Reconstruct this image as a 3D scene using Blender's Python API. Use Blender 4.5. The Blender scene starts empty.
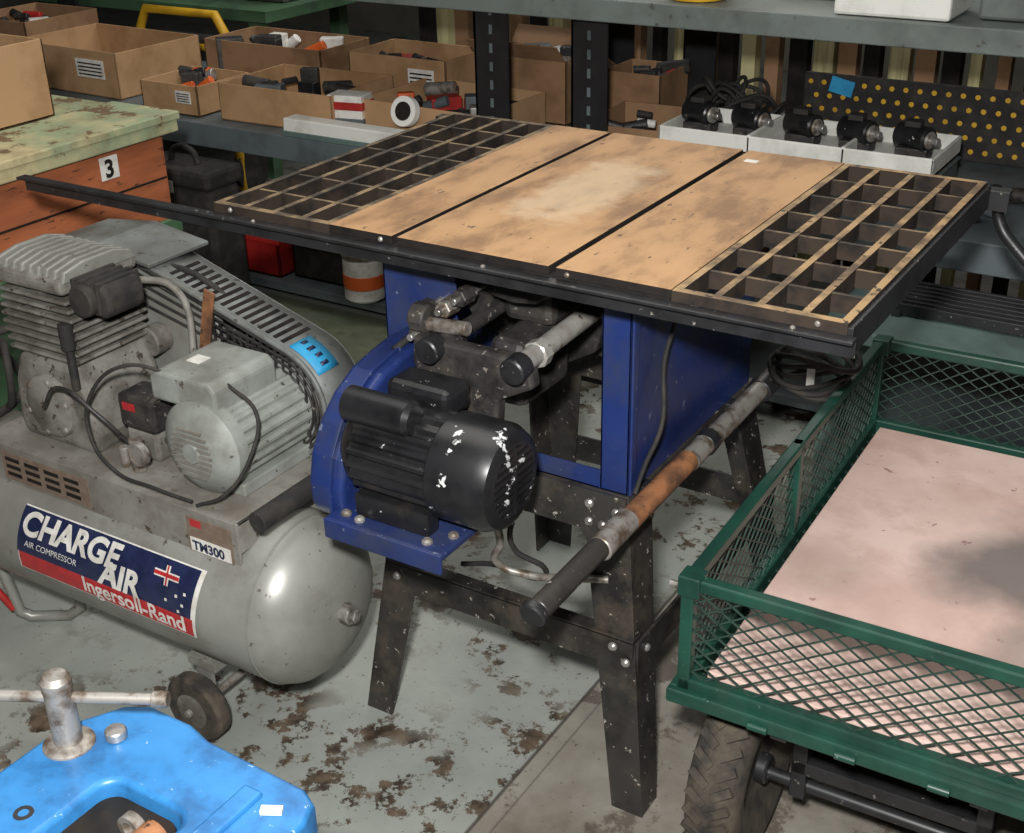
import bpy, bmesh, math, random
from mathutils import Vector, Matrix
random.seed(4)
sc=bpy.context.scene
COL=bpy.context.collection
try: sc.view_settings.view_transform='Standard'
except Exception: pass

# ---------------------------------------------------------------- materials
def srgb(r,g,b):
    f=lambda c:(c/255/12.92 if c/255<=.04045 else ((c/255+.055)/1.055)**2.4)
    return (f(r),f(g),f(b),1)
def M(name,c1,c2=None,scale=8,lo=.45,hi=.62,rough=.5,metal=0.,bump=0.,c3=None,s3=40,t3=.66,stretch=None,spec=None,rough2=None,dirt=None,ds=5,dt=.5,da=.6):
    m=bpy.data.materials.new(name); m.use_nodes=True; nt=m.node_tree; N=nt.nodes; L=nt.links
    b=N["Principled BSDF"]; b.inputs["Roughness"].default_value=rough; b.inputs["Metallic"].default_value=metal
    if spec is not None: b.inputs["Specular IOR Level"].default_value=spec
    c1=srgb(*c1); b.inputs["Base Color"].default_value=c1
    if c2 is None: return m
    c2=srgb(*c2)
    tc=N.new("ShaderNodeTexCoord"); mp=N.new("ShaderNodeMapping"); L.new(tc.outputs["Object"],mp.inputs[0])
    if stretch: mp.inputs["Scale"].default_value=stretch
    def noise(s,d=8,ro=.62):
        n=N.new("ShaderNodeTexNoise"); n.inputs["Scale"].default_value=s; n.inputs["Detail"].default_value=d; n.inputs["Roughness"].default_value=ro
        L.new(mp.outputs[0],n.inputs["Vector"]); return n
    n=noise(scale); mr=N.new("ShaderNodeMapRange"); mr.inputs[1].default_value=lo; mr.inputs[2].default_value=hi
    L.new(n.outputs["Fac"],mr.inputs[0])
    mx=N.new("ShaderNodeMixRGB"); mx.inputs[1].default_value=c1; mx.inputs[2].default_value=c2; L.new(mr.outputs[0],mx.inputs[0])
    out=mx
    if dirt:
        nd=noise(ds,12,.7); md=N.new("ShaderNodeMapRange"); md.inputs[1].default_value=dt; md.inputs[2].default_value=dt+.14; md.inputs[4].default_value=da
        L.new(nd.outputs["Fac"],md.inputs[0]); mxd=N.new("ShaderNodeMixRGB"); mxd.inputs[2].default_value=srgb(*dirt)
        L.new(md.outputs[0],mxd.inputs[0]); L.new(out.outputs[0],mxd.inputs[1]); out=mxd
    if c3:
        n3=noise(s3,4); m3=N.new("ShaderNodeMapRange"); m3.inputs[1].default_value=t3; m3.inputs[2].default_value=t3+.025
        L.new(n3.outputs["Fac"],m3.inputs[0]); mx3=N.new("ShaderNodeMixRGB"); mx3.inputs[2].default_value=srgb(*c3)
        L.new(m3.outputs[0],mx3.inputs[0]); L.new(out.outputs[0],mx3.inputs[1]); out=mx3
    L.new(out.outputs[0],b.inputs["Base Color"])
    if rough2 is not None:
        rr=N.new("ShaderNodeMapRange"); rr.inputs[3].default_value=rough; rr.inputs[4].default_value=rough2
        L.new(mr.outputs[0],rr.inputs[0]); L.new(rr.outputs[0],b.inputs["Roughness"])
    if bump:
        bp=N.new("ShaderNodeBump"); bp.inputs["Strength"].default_value=bump; bp.inputs["Distance"].default_value=.004
        L.new(n.outputs["Fac"],bp.inputs["Height"]); L.new(bp.outputs[0],b.inputs["Normal"])
    return m

IRON=M("cast_iron_tan",(178,138,94),(150,112,72),5,.35,.7,.6,.0,.06,stretch=(2.2,.9,1),c3=(96,70,48),s3=30,t3=.67,dirt=(112,80,50),ds=5,dt=.48,da=.7)
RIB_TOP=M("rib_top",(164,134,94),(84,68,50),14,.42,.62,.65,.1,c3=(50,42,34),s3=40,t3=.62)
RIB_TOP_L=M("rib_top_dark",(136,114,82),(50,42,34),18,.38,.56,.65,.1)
RIB=M("rib_side",(34,30,28),(22,20,20),20,rough=.9,spec=.2)  # dark tone paints in the lack of light on sides; also used for print
RIBW=M("rib_web_shaded_rust",(52,43,36),(30,26,24),18,rough=.85,spec=.25)  # shade of the grid cells is painted into this brown web colour
BLK=M("black_paint",(36,36,38),(22,22,23),14,rough=.42,c3=(120,116,110),s3=80,t3=.67)
BLKLEG=M("black_leg_paint",(50,48,46),(29,28,27),9,rough=.42,c3=(150,145,136),s3=62,t3=.65,bump=.1,dirt=(78,70,60),ds=12,dt=.5,da=.6)
BLKM=M("motor_black",(31,31,33),(19,19,21),16,rough=.33,c3=(190,190,188),s3=42,t3=.675,dirt=(56,52,48),ds=14,dt=.55,da=.5)
COWL=M("motor_cowl_chipped",(31,31,33),(19,19,21),16,rough=.33,c3=(196,198,198),s3=24,t3=.625)
BLUE=M("saw_blue",(30,47,100),(24,36,78),7,.4,.65,rough=.35,c3=(96,104,126),s3=50,t3=.66,bump=.03,dirt=(50,56,78),ds=6,dt=.48,da=.7)
STEEL=M("steel",(176,174,170),(110,104,98),22,rough=.35,metal=.7)
ROD=M("bright_rod",(182,180,174),(140,134,126),20,.4,.7,rough=.32,metal=.4,c3=(96,84,72),s3=60,t3=.63)
STEELR=M("rusty_rod",(156,152,146),(98,84,70),30,rough=.45,metal=.5)
DARKM=M("dark_casting",(52,50,49),(30,28,28),20,rough=.5,c3=(118,112,106),s3=60,t3=.65,dirt=(88,80,70),ds=14,dt=.52,da=.5)
CGREY=M("compressor_grey",(150,151,146),(130,130,123),6,.4,.65,rough=.38,metal=.25,c3=(92,88,80),s3=55,t3=.66,dirt=(104,98,86),ds=5,dt=.52,da=.5)
DECKG=M("deck_grey_dusty",(134,132,126),(110,106,98),8,.4,.62,rough=.7,c3=(72,64,54),s3=50,t3=.64,dirt=(92,84,72),ds=7,dt=.48,da=.65)
CGREY2=M("pump_grey",(130,128,122),(94,90,84),14,.4,.6,rough=.65,metal=.1,c3=(66,58,50),s3=55,t3=.62,bump=.2,dirt=(80,74,64),ds=12,dt=.5,da=.6)
MGREY=M("motor_grey",(144,148,143),(116,119,113),10,.4,.65,rough=.5,c3=(80,76,68),s3=60,t3=.65,dirt=(98,94,84),ds=7,dt=.5,da=.55)
RUB=M("rubber",(30,29,28),(50,46,42),20,rough=.8)
RUBD=M("dusty_tire",(42,39,36),(84,76,64),16,.4,.62,rough=.9,bump=.4)
WOOD=M("rust_brown_pipe",(146,98,64),(84,58,42),18,.4,.6,rough=.65,c3=(60,44,34),s3=60,t3=.62)
GREEN=M("cart_green",(26,68,56),(19,50,42),12,.4,.65,rough=.38,c3=(100,116,108),s3=80,t3=.69,dirt=(42,66,57),ds=8,dt=.52,da=.6)
MESHG=M("cart_mesh_green",(44,64,56),(30,48,42),20,rough=.5)
VBLUE=M("vise_blue",(48,116,172),(34,94,148),9,.4,.65,rough=.4,c3=(140,162,176),s3=80,t3=.67,bump=.12,dirt=(34,72,112),ds=9,dt=.48,da=.7)
VDARK=M("vise_dark",(26,28,32),(46,40,36),12,rough=.7)
CARD=M("cardboard",(172,137,100),(150,116,80),6,rough=.85)
CARD2=M("cardboard_dark",(142,110,80),(118,88,62),6,rough=.85)
WHITE=M("white_plastic",(214,214,208),(190,190,182),8,rough=.5)
GSHELF=M("shelf_grey_green",(98,106,102),(78,84,81),5,rough=.55,c3=(64,64,60),s3=40,t3=.66)
BSHELF=M("shelf_blue_grey",(88,97,100),(70,77,80),6,rough=.55)
POST=M("post_black",(28,28,30),(20,20,22),10,rough=.45)
ORW=M("bench_orange_wood",(170,98,60),(130,72,44),5,.38,.66,rough=.7,stretch=(1,.6,4),c3=(80,50,34),s3=24,t3=.64)
BTOP=M("bench_top",(140,152,120),(186,174,134),5,.42,.58,rough=.65,c3=(104,84,60),s3=14,t3=.56,dirt=(120,104,76),ds=7,dt=.48,da=.6)
TEAL=M("teal_grey",(92,112,108),(74,90,87),6,rough=.55)
YEL=M("yellow",(206,160,36),(180,138,30),10,rough=.5)
RED=M("red",(168,38,34),(140,30,28),10,rough=.5)
ORG=M("orange",(214,96,40),(190,80,30),10,rough=.5)
CYAN=M("cyan_tape",(40,150,196),(30,130,176),10,rough=.6)
NAVY=M("label_navy",(34,42,76),(26,33,64),30,rough=.4,dirt=(60,64,84),ds=9,dt=.54,da=.4)
LRED=M("label_red",(184,44,48),(160,40,44),30,rough=.4,dirt=(140,60,58),ds=9,dt=.54,da=.4)
LWH=M("label_white",(222,220,214),(198,194,186),30,rough=.5)
LBRN=M("label_brown",(128,112,98),(104,88,76),60,.3,.7,rough=.5)
CREAM=M("cream_boards",(186,178,134),(134,126,88),5,rough=.7,stretch=(6,1,.3))
OLIVE=M("olive_bench",(70,102,72),(54,78,58),6,rough=.6)
def tree(m): return m.node_tree.nodes,m.node_tree.links
# pale worn, scuffed surface around the middle of the saw table
def worn(m,cx,cy,sx_,sy_,col):
    N,L=tree(m); b=N["Principled BSDF"]; src=b.inputs["Base Color"].links[0].from_socket
    tc=N.new("ShaderNodeTexCoord"); mp=N.new("ShaderNodeMapping"); L.new(tc.outputs["Object"],mp.inputs[0])
    mp.inputs["Location"].default_value=(-cx/sx_,-cy/sy_,-.988); mp.inputs["Scale"].default_value=(1/sx_,1/sy_,1)
    sp=N.new("ShaderNodeSeparateXYZ"); L.new(mp.outputs[0],sp.inputs[0])
    def mt(op,a,b_=None,c=None):
        n=N.new("ShaderNodeMath"); n.operation=op
        for i,v in enumerate((a,b_,c)):
            if v is None: continue
            if isinstance(v,(int,float)): n.inputs[i].default_value=v
            else: L.new(v,n.inputs[i])
        return n.outputs[0]
    q=mt('POWER',mt('ADD',mt('POWER',mt('ABSOLUTE',sp.outputs[0]),4),mt('POWER',mt('ABSOLUTE',sp.outputs[1]),4)),.25)
    ns=N.new("ShaderNodeTexNoise"); ns.inputs["Scale"].default_value=14; ns.inputs["Detail"].default_value=10; ns.inputs["Roughness"].default_value=.72
    mp2=N.new("ShaderNodeMapping"); mp2.inputs["Scale"].default_value=(.8,1.6,1); L.new(tc.outputs["Object"],mp2.inputs[0]); L.new(mp2.outputs[0],ns.inputs["Vector"])
    a=mt('MULTIPLY_ADD',ns.outputs["Fac"],1.5,q)
    r_=N.new("ShaderNodeMapRange"); r_.inputs[1].default_value=1.45; r_.inputs[2].default_value=1.85; r_.inputs[3].default_value=.45; r_.inputs[4].default_value=0; L.new(a,r_.inputs[0])
    mx=N.new("ShaderNodeMixRGB"); mx.inputs[2].default_value=srgb(*col); L.new(r_.outputs[0],mx.inputs[0]); L.new(src,mx.inputs[1]); L.new(mx.outputs[0],b.inputs["Base Color"])
worn(IRON,.535,.37,.08,.20,(204,184,154))

# ---------------------------------------------------------------- builders
def root(name,loc):
    o=bpy.data.objects.new(name,None); o.location=loc; o.empty_display_size=.1; COL.objects.link(o); bpy.context.view_layer.update(); return o
def reg(name,me,mat,par,smooth=False,bevel=0,seg=2):
    if isinstance(mat,(list,tuple)):
        for q in mat: me.materials.append(q)
    elif mat: me.materials.append(mat)
    o=bpy.data.objects.new(name,me); COL.objects.link(o)
    if smooth:
        me.shade_smooth()
        try: me.set_sharp_from_angle(angle=math.radians(35))
        except Exception: pass
    if bevel:
        b=o.modifiers.new("b",'BEVEL'); b.width=bevel; b.segments=seg; b.limit_method='ANGLE'
    if par:
        o.parent=par; o.matrix_parent_inverse=Matrix.Translation(par.location).inverted()
    return o
def from_bm(name,bm,mat,par,**k):
    bmesh.ops.recalc_face_normals(bm,faces=bm.faces)
    me=bpy.data.meshes.new(name); bm.to_mesh(me); bm.free(); return reg(name,me,mat,par,**k)
def addbox(bm,x0,x1,y0,y1,z0,z1,topidx=None,T=None):
    vs=[bm.verts.new(v) for v in [(x0,y0,z0),(x1,y0,z0),(x1,y1,z0),(x0,y1,z0),(x0,y0,z1),(x1,y0,z1),(x1,y1,z1),(x0,y1,z1)]]
    if T is not None:
        for v in vs: v.co=T@v.co
    for i,q in enumerate([(0,3,2,1),(4,5,6,7),(0,1,5,4),(1,2,6,5),(2,3,7,6),(3,0,4,7)]):
        f=bm.faces.new([vs[j] for j in q])
        if i==1 and topidx is not None: f.material_index=topidx
def box(par,name,x0,x1,y0,y1,z0,z1,mat,bevel=0.003,rz=0,rx=0,ry=0,**k):
    bm=bmesh.new(); c=Vector(((x0+x1)/2,(y0+y1)/2,(z0+z1)/2)); T=None
    if rz or rx or ry: T=Matrix.Translation(c)@Matrix.Rotation(rz,4,'Z')@Matrix.Rotation(ry,4,'Y')@Matrix.Rotation(rx,4,'X')@Matrix.Translation(-c)
    addbox(bm,x0,x1,y0,y1,z0,z1,T=T); return from_bm(name,bm,mat,par,bevel=bevel,**k)
def boxes(par,name,lst,mat,bevel=0,top=None):
    bm=bmesh.new()
    for b in lst: addbox(bm,*b,topidx=1 if top else None)
    return from_bm(name,bm,[mat,top] if top else mat,par,bevel=bevel)
def basis(d):
    d=Vector(d).normalized(); a=Vector((0,0,1)) if abs(d.z)<.9 else Vector((1,0,0))
    u=d.cross(a).normalized(); return u,d.cross(u).normalized(),d
def lathe(par,name,p,d,prof,mat,seg=36,smooth=True,bevel=0,star=None):
    u,v,w=basis(d); p=Vector(p); bm=bmesh.new(); rings=[]
    for t,r in prof:
        if r<=1e-6: rings.append([bm.verts.new(p+w*t)]); continue
        ring=[]
        for i in range(seg):
            a=2*math.pi*i/seg; rr=r*(1-star if star and (i//2)%2 else 1)
            ring.append(bm.verts.new(p+w*t+u*math.cos(a)*rr+v*math.sin(a)*rr))
        rings.append(ring)
    for A,B in zip(rings,rings[1:]):
        for i in range(seg):
            j=(i+1)%seg
            if len(A)==1 and len(B)==1: continue
            if len(A)==1: bm.faces.new([A[0],B[i],B[j]])
            elif len(B)==1: bm.faces.new([A[i],A[j],B[0]])
            else: bm.faces.new([A[i],A[j],B[j],B[i]])
    for R in (rings[0],rings[-1]):
        if len(R)>1: bm.faces.new(R)
    return from_bm(name,bm,mat,par,smooth=smooth,bevel=bevel)
def cyl(par,name,p,q,r,mat,r2=None,seg=24,bev=None):
    p=Vector(p);q=Vector(q);L=(q-p).length; r2=r if r2 is None else r2
    b=min(r,r2)*.12 if bev is None else bev
    return lathe(par,name,p,q-p,[(0,r-b),(b,r),(L-b,r2),(L,r2-b)] if b else [(0,r),(L,r2)],mat,seg)
def tube(par,name,pts,r,mat,smooth=True,cyclic=False):
    cu=bpy.data.curves.new(name,'CURVE'); cu.dimensions='3D'; cu.bevel_depth=r; cu.bevel_resolution=3; cu.use_fill_caps=True
    if smooth:
        s=cu.splines.new('BEZIER'); s.bezier_points.add(len(pts)-1)
        for bp,c in zip(s.bezier_points,pts): bp.co=c; bp.handle_left_type=bp.handle_right_type='AUTO'
        s.resolution_u=8
    else:
        s=cu.splines.new('POLY'); s.points.add(len(pts)-1)
        for bp,c in zip(s.points,pts): bp.co=(*c,1)
    s.use_cyclic_u=cyclic
    o=bpy.data.objects.new(name,cu); COL.objects.link(o); cu.materials.append(mat)
    if par: o.parent=par; o.matrix_parent_inverse=Matrix.Translation(par.location).inverted()
    return o
def prism(par,name,poly,axis,a0,a1,mat,bevel=.003,smooth=False,seg=2):
    bm=bmesh.new()
    def mk(p,a):
        return {'x':(a,p[0],p[1]),'y':(p[0],a,p[1]),'z':(p[0],p[1],a)}[axis]
    A=[bm.verts.new(mk(p,a0)) for p in poly]; B=[bm.verts.new(mk(p,a1)) for p in poly]
    bm.faces.new(A); bm.faces.new(B[::-1]); n=len(poly)
    for i in range(n): bm.faces.new([A[i],A[(i+1)%n],B[(i+1)%n],B[i]])
    return from_bm(name,bm,mat,par,bevel=bevel,smooth=smooth,seg=seg)
def band(par,name,poly,axis,a0,a1,th,mat,closed=False):
    bm=bmesh.new()
    def mk(p,a): return {'x':(a,p[0],p[1]),'y':(p[0],a,p[1]),'z':(p[0],p[1],a)}[axis]
    A=[bm.verts.new(mk(p,a0)) for p in poly]; B=[bm.verts.new(mk(p,a1)) for p in poly]; n=len(poly)
    for i in range(n if closed else n-1): bm.faces.new([A[i],A[(i+1)%n],B[(i+1)%n],B[i]])
    o=from_bm(name,bm,mat,par,smooth=True); s=o.modifiers.new("s",'SOLIDIFY'); s.thickness=th; s.offset=0; return o
def bolts(par,name,pts,r,mat,d):
    bm=bmesh.new(); 
    for p in pts:
        u,v,w=basis(d); p=Vector(p)
        prev=None
        for t,k in ((0,1),(r*.45,.95),(r*.8,.55)):
            ring=[bm.verts.new(p+w*t+(u*math.cos(a)+v*math.sin(a))*r*k) for a in [i*math.pi/5 for i in range(10)]]
            if prev:
                for i in range(10): bm.faces.new([prev[i],prev[(i+1)%10],ring[(i+1)%10],ring[i]])
            prev=ring
        bm.faces.new(prev)
    return from_bm(name,bm,mat,par,smooth=True)
def diamonds(par,name,o,U,V,lu,lv,du,dv,w,mat):
    o=Vector(o);U=Vector(U).normalized();V=Vector(V).normalized();Nn=U.cross(V); bm=bmesh.new(); k=dv/du
    for sgn in (1,-1):
        n0=-int(lv/dv)-2; n1=int(lu/du)+int(lv/dv)+3
        for i in range(n0,n1):
            u0=i*du
            ua=u0; ub=u0+sgn*lv/k
            du_=ub-ua; t0=(0-ua)/du_; t1=(lu-ua)/du_
            lo_=max(0,min(t0,t1)); hi_=min(1,max(t0,t1))
            if hi_-lo_<=.02: continue
            a=o+U*(ua+du_*lo_)+V*(lv*lo_); b=o+U*(ua+du_*hi_)+V*(lv*hi_)
            dd=(b-a).normalized(); s=dd.cross(Nn)*w/2; n=Nn*w/2
            A=[bm.verts.new(a+q) for q in (s+n,s-n,-s-n,-s+n)]; B=[bm.verts.new(b+q) for q in (s+n,s-n,-s-n,-s+n)]
            for j in range(4): bm.faces.new([A[j],A[(j+1)%4],B[(j+1)%4],B[j]])
    return from_bm(name,bm,mat,par)
def text_mesh(body,size,shear=0,bold=0):
    cu=bpy.data.curves.new("t",'FONT'); cu.body=body; cu.size=size; cu.shear=shear; cu.offset=bold
    o=bpy.data.objects.new("t",cu); COL.objects.link(o); bpy.context.view_layer.update()
    me=bpy.data.meshes.new_from_object(o.evaluated_get(bpy.context.evaluated_depsgraph_get())); bpy.data.objects.remove(o); return me
ra=math.radians

# ---------------------------------------------------------------- camera
cam=bpy.data.cameras.new("camera"); co=bpy.data.objects.new("camera",cam); COL.objects.link(co); sc.camera=co
r=(.85055,.52556,-.01854);u=(-.22131,.38971,.89395);f=(-.47705,.75625,-.44779);C=(1.5743,-1.5471,1.639)
co.matrix_world=Matrix(((r[0],u[0],-f[0],C[0]),(r[1],u[1],-f[1],C[1]),(r[2],u[2],-f[2],C[2]),(0,0,0,1)))
cam.sensor_width=36; cam.lens=1286.1*36/1024; cam.clip_start=.05

# ---------------------------------------------------------------- room
def floor_mat():
    m=bpy.data.materials.new("painted_concrete_floor"); m.use_nodes=True; N,L=tree(m); b=N["Principled BSDF"]
    tc=N.new("ShaderNodeTexCoord"); sx=N.new("ShaderNodeSeparateXYZ"); L.new(tc.outputs["Object"],sx.inputs[0])
    def noise(s,d=9,ro=.62,vec=None):
        n=N.new("ShaderNodeTexNoise"); n.inputs["Scale"].default_value=s; n.inputs["Detail"].default_value=d; n.inputs["Roughness"].default_value=ro
        L.new(vec or tc.outputs["Object"],n.inputs["Vector"]); return n.outputs["Fac"]
    def mr(v,a,b_,c=0.,d=1.):
        n=N.new("ShaderNodeMapRange"); L.new(v,n.inputs[0]); n.inputs[1].default_value=a;n.inputs[2].default_value=b_;n.inputs[3].default_value=c;n.inputs[4].default_value=d; return n.outputs[0]
    def math_(op,a,b_=None):
        n=N.new("ShaderNodeMath"); n.operation=op
        for i,v in enumerate((a,b_)):
            if v is None: continue
            if isinstance(v,(int,float)): n.inputs[i].default_value=v
            else: L.new(v,n.inputs[i])
        return n.outputs[0]
    def mix(fac,a,b_):
        n=N.new("ShaderNodeMixRGB"); L.new(fac,n.inputs[0])
        for i,v in ((1,a),(2,b_)):
            if isinstance(v,tuple): n.inputs[i].default_value=v
            else: L.new(v,n.inputs[i])
        return n.outputs[0]
    paint=mix(mr(noise(3),.35,.7),srgb(158,162,155),srgb(134,139,133))
    conc=mix(mr(noise(4),.35,.68),srgb(148,144,134),srgb(106,100,90))
    wear=mr(noise(9,14,.74),.525,.545)
    big=mr(noise(2.6,3,.5),.44,.54)
    wear=math_('MULTIPLY',wear,math_('ADD',math_('MULTIPLY',big,.95),.05))
    paint=mix(math_('MULTIPLY',mr(noise(2.1,6,.6),.5,.62),.25),paint,srgb(104,106,100))
    paint=mix(wear,paint,mix(mr(noise(24),.4,.6),srgb(50,40,32),srgb(98,84,68)))
    base=mix(mr(sx.outputs[0],.60,.61),paint,conc)
    st=mr(noise(3.4,12,.72),.52,.55)
    base=mix(math_('MULTIPLY',math_('MULTIPLY',st,mr(sx.outputs[0],.60,.61)),.75),base,srgb(74,66,56))
    ax=math_('ABSOLUTE',math_('SUBTRACT',sx.outputs[0],.605)); base=mix(mr(ax,.002,.005,.8,0.),base,srgb(50,44,38))
    ax2=math_('ABSOLUTE',math_('SUBTRACT',sx.outputs[0],.64)); base=mix(mr(ax2,.001,.003,.5,0.),base,srgb(60,54,48))
    ol=math_('MULTIPLY',mr(sx.outputs[1],1.05,1.07),mr(sx.outputs[1],1.62,1.64,1.,0.)); ol=math_('MULTIPLY',ol,mr(sx.outputs[0],-.45,-.47))
    base=mix(math_('MULTIPLY',ol,.85),base,mix(mr(noise(8),.4,.6),srgb(76,84,60),srgb(98,104,78)))
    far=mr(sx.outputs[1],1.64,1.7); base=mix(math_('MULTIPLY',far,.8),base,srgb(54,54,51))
    sp=mr(noise(90,2),.68,.70); base=mix(math_('MULTIPLY',sp,.7),base,srgb(60,54,46))
    L.new(base,b.inputs["Base Color"]); b.inputs["Roughness"].default_value=.6
    bp=N.new("ShaderNodeBump"); bp.inputs["Strength"].default_value=.25; bp.inputs["Distance"].default_value=.003; L.new(noise(9,14,.74),bp.inputs["Height"]); L.new(bp.outputs[0],b.inputs["Normal"])
    return m
X0,X1,Y0,Y1,H=-7.,4.,-4.,6.,3.3
box(None,"floor",X0,X1,Y0,Y1,-.1,0,floor_mat(),bevel=0)
WALL=M("wall_paint",(96,94,86),(80,78,72),2,rough=.9)
CEIL=M("ceiling_paint",(150,150,145),(130,130,125),2,rough=.9)
box(None,"wall_back",X0,X1,Y1,Y1+.1,0,H,WALL,bevel=0)
box(None,"wall_front",X0,X1,Y0-.1,Y0,0,H,WALL,bevel=0)
box(None,"wall_left",X0-.1,X0,Y0,Y1,0,H,WALL,bevel=0)
box(None,"wall_right",X1,X1+.1,Y0,Y1,0,H,WALL,bevel=0)
box(None,"ceiling",X0,X1,Y0,Y1,H,H+.1,CEIL,bevel=0)

# ================================================================ TABLE SAW
S=root("table_saw",(.56,.33,0)); TZ=.988; D=.738
boxes(S,"center_table_top",[(.254,.380,0,D,.974,TZ),(.390,.667,0,D,.974,TZ),(.679,.866,0,D,.974,TZ)],RIB,bevel=.0015,top=IRON)
box(S,"center_table_core",.256,.864,.002,D-.002,.945,.974,RIB,bevel=0)
def wing(n,x0,x1,tm):
    t=.0055; L=[(x0,x1,0,.014,.955,TZ-.001),(x0,x1,D-.014,D,.955,TZ-.001),(x0,x0+.012,.014,D-.014,.955,TZ-.001),(x1-.012,x1,.014,D-.014,.955,TZ-.001)]
    for i in range(1,4):
        xc=x0+(x1-x0)*i/4; L.append((xc-t,xc+t,.014,D-.014,.958,TZ-.0015))
    boxes(S,n,L,RIBW,top=tm); L=[]
    for j in range(1,7):
        yc=D*j/7; L.append((x0+.012,x1-.012,yc-.0035,yc+.0035,.958,TZ-.003))
    boxes(S,n+"_cross_ribs",L,RIBW,top=RIB_TOP_L)
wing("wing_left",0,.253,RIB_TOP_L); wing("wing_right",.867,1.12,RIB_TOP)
prism(S,"front_rail",[(-.024,.972),(-.002,.972),(-.002,.942),(-.006,.942),(-.006,.967),(-.024,.967)],'x',-.485,1.135,BLK,bevel=.001)
prism(S,"rear_rail",[(D+.03,.972),(D+.002,.972),(D+.002,.936),(D+.006,.936),(D+.006,.967),(D+.03,.967)],'x',-.05,1.16,BLK,bevel=.001)
bolts(S,"rail_bolts",[(x,-.013,.972) for x in (.1,.56,1.05)],.004,STEELR,(0,0,1))
bolts(S,"table_front_bolts",[(x,-.002,.980) for x in (.04,.36,.70,1.08)],.0045,STEELR,(0,-1,0))
box(S,"wing_end_skirt",1.12,1.128,0,D,.940,.982,BLK,bevel=.001)
tube(S,"fence_handle",[(1.15,.77,.965),(1.135,.79,.93),(1.145,.79,.895),(1.18,.78,.86),(1.23,.77,.82)],.011,BLK)
cx0,cx1,cy0,cy1,cz0,cz1=.28,.757,.10,.615,.5715,.95
boxes(S,"cabinet_shell",[(cx0,cx0+.004,cy0,cy1,cz0,cz1),(cx1-.004,cx1,cy0,cy1,cz0,cz1),(cx0,cx1,cy1-.004,cy1,cz0,cz1),
  (cx0,.43,cy0,cy0+.004,cz0,cz1),(.705,cx1,cy0,cy0+.004,cz0,cz1),(.43,.705,cy0,cy0+.004,cz0,cz0+.035),(.43,.705,cy0,cy0+.004,.925,cz1),
  (.705,.709,cy0,cy0+.03,cz0,cz1),(cx0,cx1,cy0,cy0+.03,cz0,cz0+.004)],BLUE,bevel=.001)
box(S,"cabinet_side_lip",cx1,cx1+.005,cy0,cy0+.02,cz0,cz1,BLUE)
box(S,"table_underframe",cx0-.01,cx1+.01,cy0+.01,cy1,.935,.95,BLK)
box(S,"cabinet_inner_baffle",cx0+.004,cx1-.004,.42,.424,cz0+.08,cz1,DARKM,bevel=0)
def leg(n,cx,cy,sx,sy,fx,fy):
    bm=bmesh.new(); rows=[]
    for (x,y,z,w) in ((cx,cy,.572,.088),(fx,fy,0,.060)):
        t=.006
        pts=[(0,0),(w,0),(w,t),(t,t),(t,w),(0,w)]
        rows.append([bm.verts.new((x-sx*a,y-sy*b,z)) for a,b in pts])
    A,B=rows; bm.faces.new(A); bm.faces.new(B[::-1])
    for i in range(6): bm.faces.new([A[i],A[(i+1)%6],B[(i+1)%6],B[i]])
    from_bm(n,bm,BLKLEG,S,bevel=.001)
Lx0,Lx1=.30,.760
leg("leg_1",Lx1,.095,1,-1,.85,-.001); leg("leg_2",Lx0,.095,-1,-1,.248,-.001); leg("leg_3",Lx1,.62,1,1,.85,.71); leg("leg_4",Lx0,.62,-1,1,.248,.71)
boxes(S,"stand_apron",[(Lx0,Lx1,.085,.092,.495,.572),(Lx0,Lx1,.622,.629,.495,.572),(Lx0-.008,Lx0-.001,.09,.625,.495,.572),(Lx1-.006,Lx1,.09,.625,.495,.571),(Lx0,Lx1-.005,.09,.12,.566,.571),(Lx0,Lx1-.005,.60,.625,.566,.571)],BLKLEG,bevel=.001)
boxes(S,"stand_stretchers",[(.285,.80,.046,.052,.265,.325),(.285,.80,.046,.075,.321,.327),(.285,.80,.664,.670,.265,.325),(.279,.285,.05,.67,.265,.325),(.803,.809,.05,.67,.265,.325)],BLKLEG,bevel=.001)
bolts(S,"stand_bolts",[(x,.083,z) for x,z in ((.695,.55),(.72,.515),(.695,.515),(.745,.545),(.33,.54),(.35,.51))]+[(.765,.042,.31),(.79,.042,.285),(.31,.044,.30)],.0085,STEEL,(0,-1,0))
bolts(S,"stand_bolts_side",[(.770,y,z) for y,z in ((.13,.54),(.16,.51))]+[(.810,.08,.30)],.0075,STEEL,(1,0,0))
# motor
mx0,my,mz,mr_=.405,-.12,.685,.080
lathe(S,"motor_body",(mx0,my,mz),(1,0,0),[(0,.05),(.01,.076),(.012,mr_),(.165,mr_),(.167,.06)],BLKM,seg=88,star=.09,smooth=False)
lathe(S,"motor_left_cap",(mx0-.02,my,mz),(1,0,0),[(0,.02),(.002,.055),(.02,.073),(.03,.076)],BLKM)
lathe(S,"motor_fan_cowl",(mx0+.16,my,mz),(1,0,0),[(0,.082),(.004,.086),(.085,.086),(.105,.077),(.112,.064),(.112,.058),(.106,.056),(.106,0)],COWL,seg=48)
bm=bmesh.new()
for i in range(-4,5):
    h=math.sqrt(max(0,.058**2-(i*.0125)**2)); addbox(bm,mx0+.266,mx0+.2735,my-h,my+h,mz+i*.0125-.0035,mz+i*.0125+.0035)
addbox(bm,mx0+.266,mx0+.274,my-.004,my+.004,mz-.057,mz+.057)
from_bm("motor_grill",bm,COWL,S)
lathe(S,"capacitor_housing",(mx0-.01,my-.035,mz+.080),(1,0,0),[(0,.02),(.004,.029),(.12,.029),(.128,.022)],BLKM)
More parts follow.
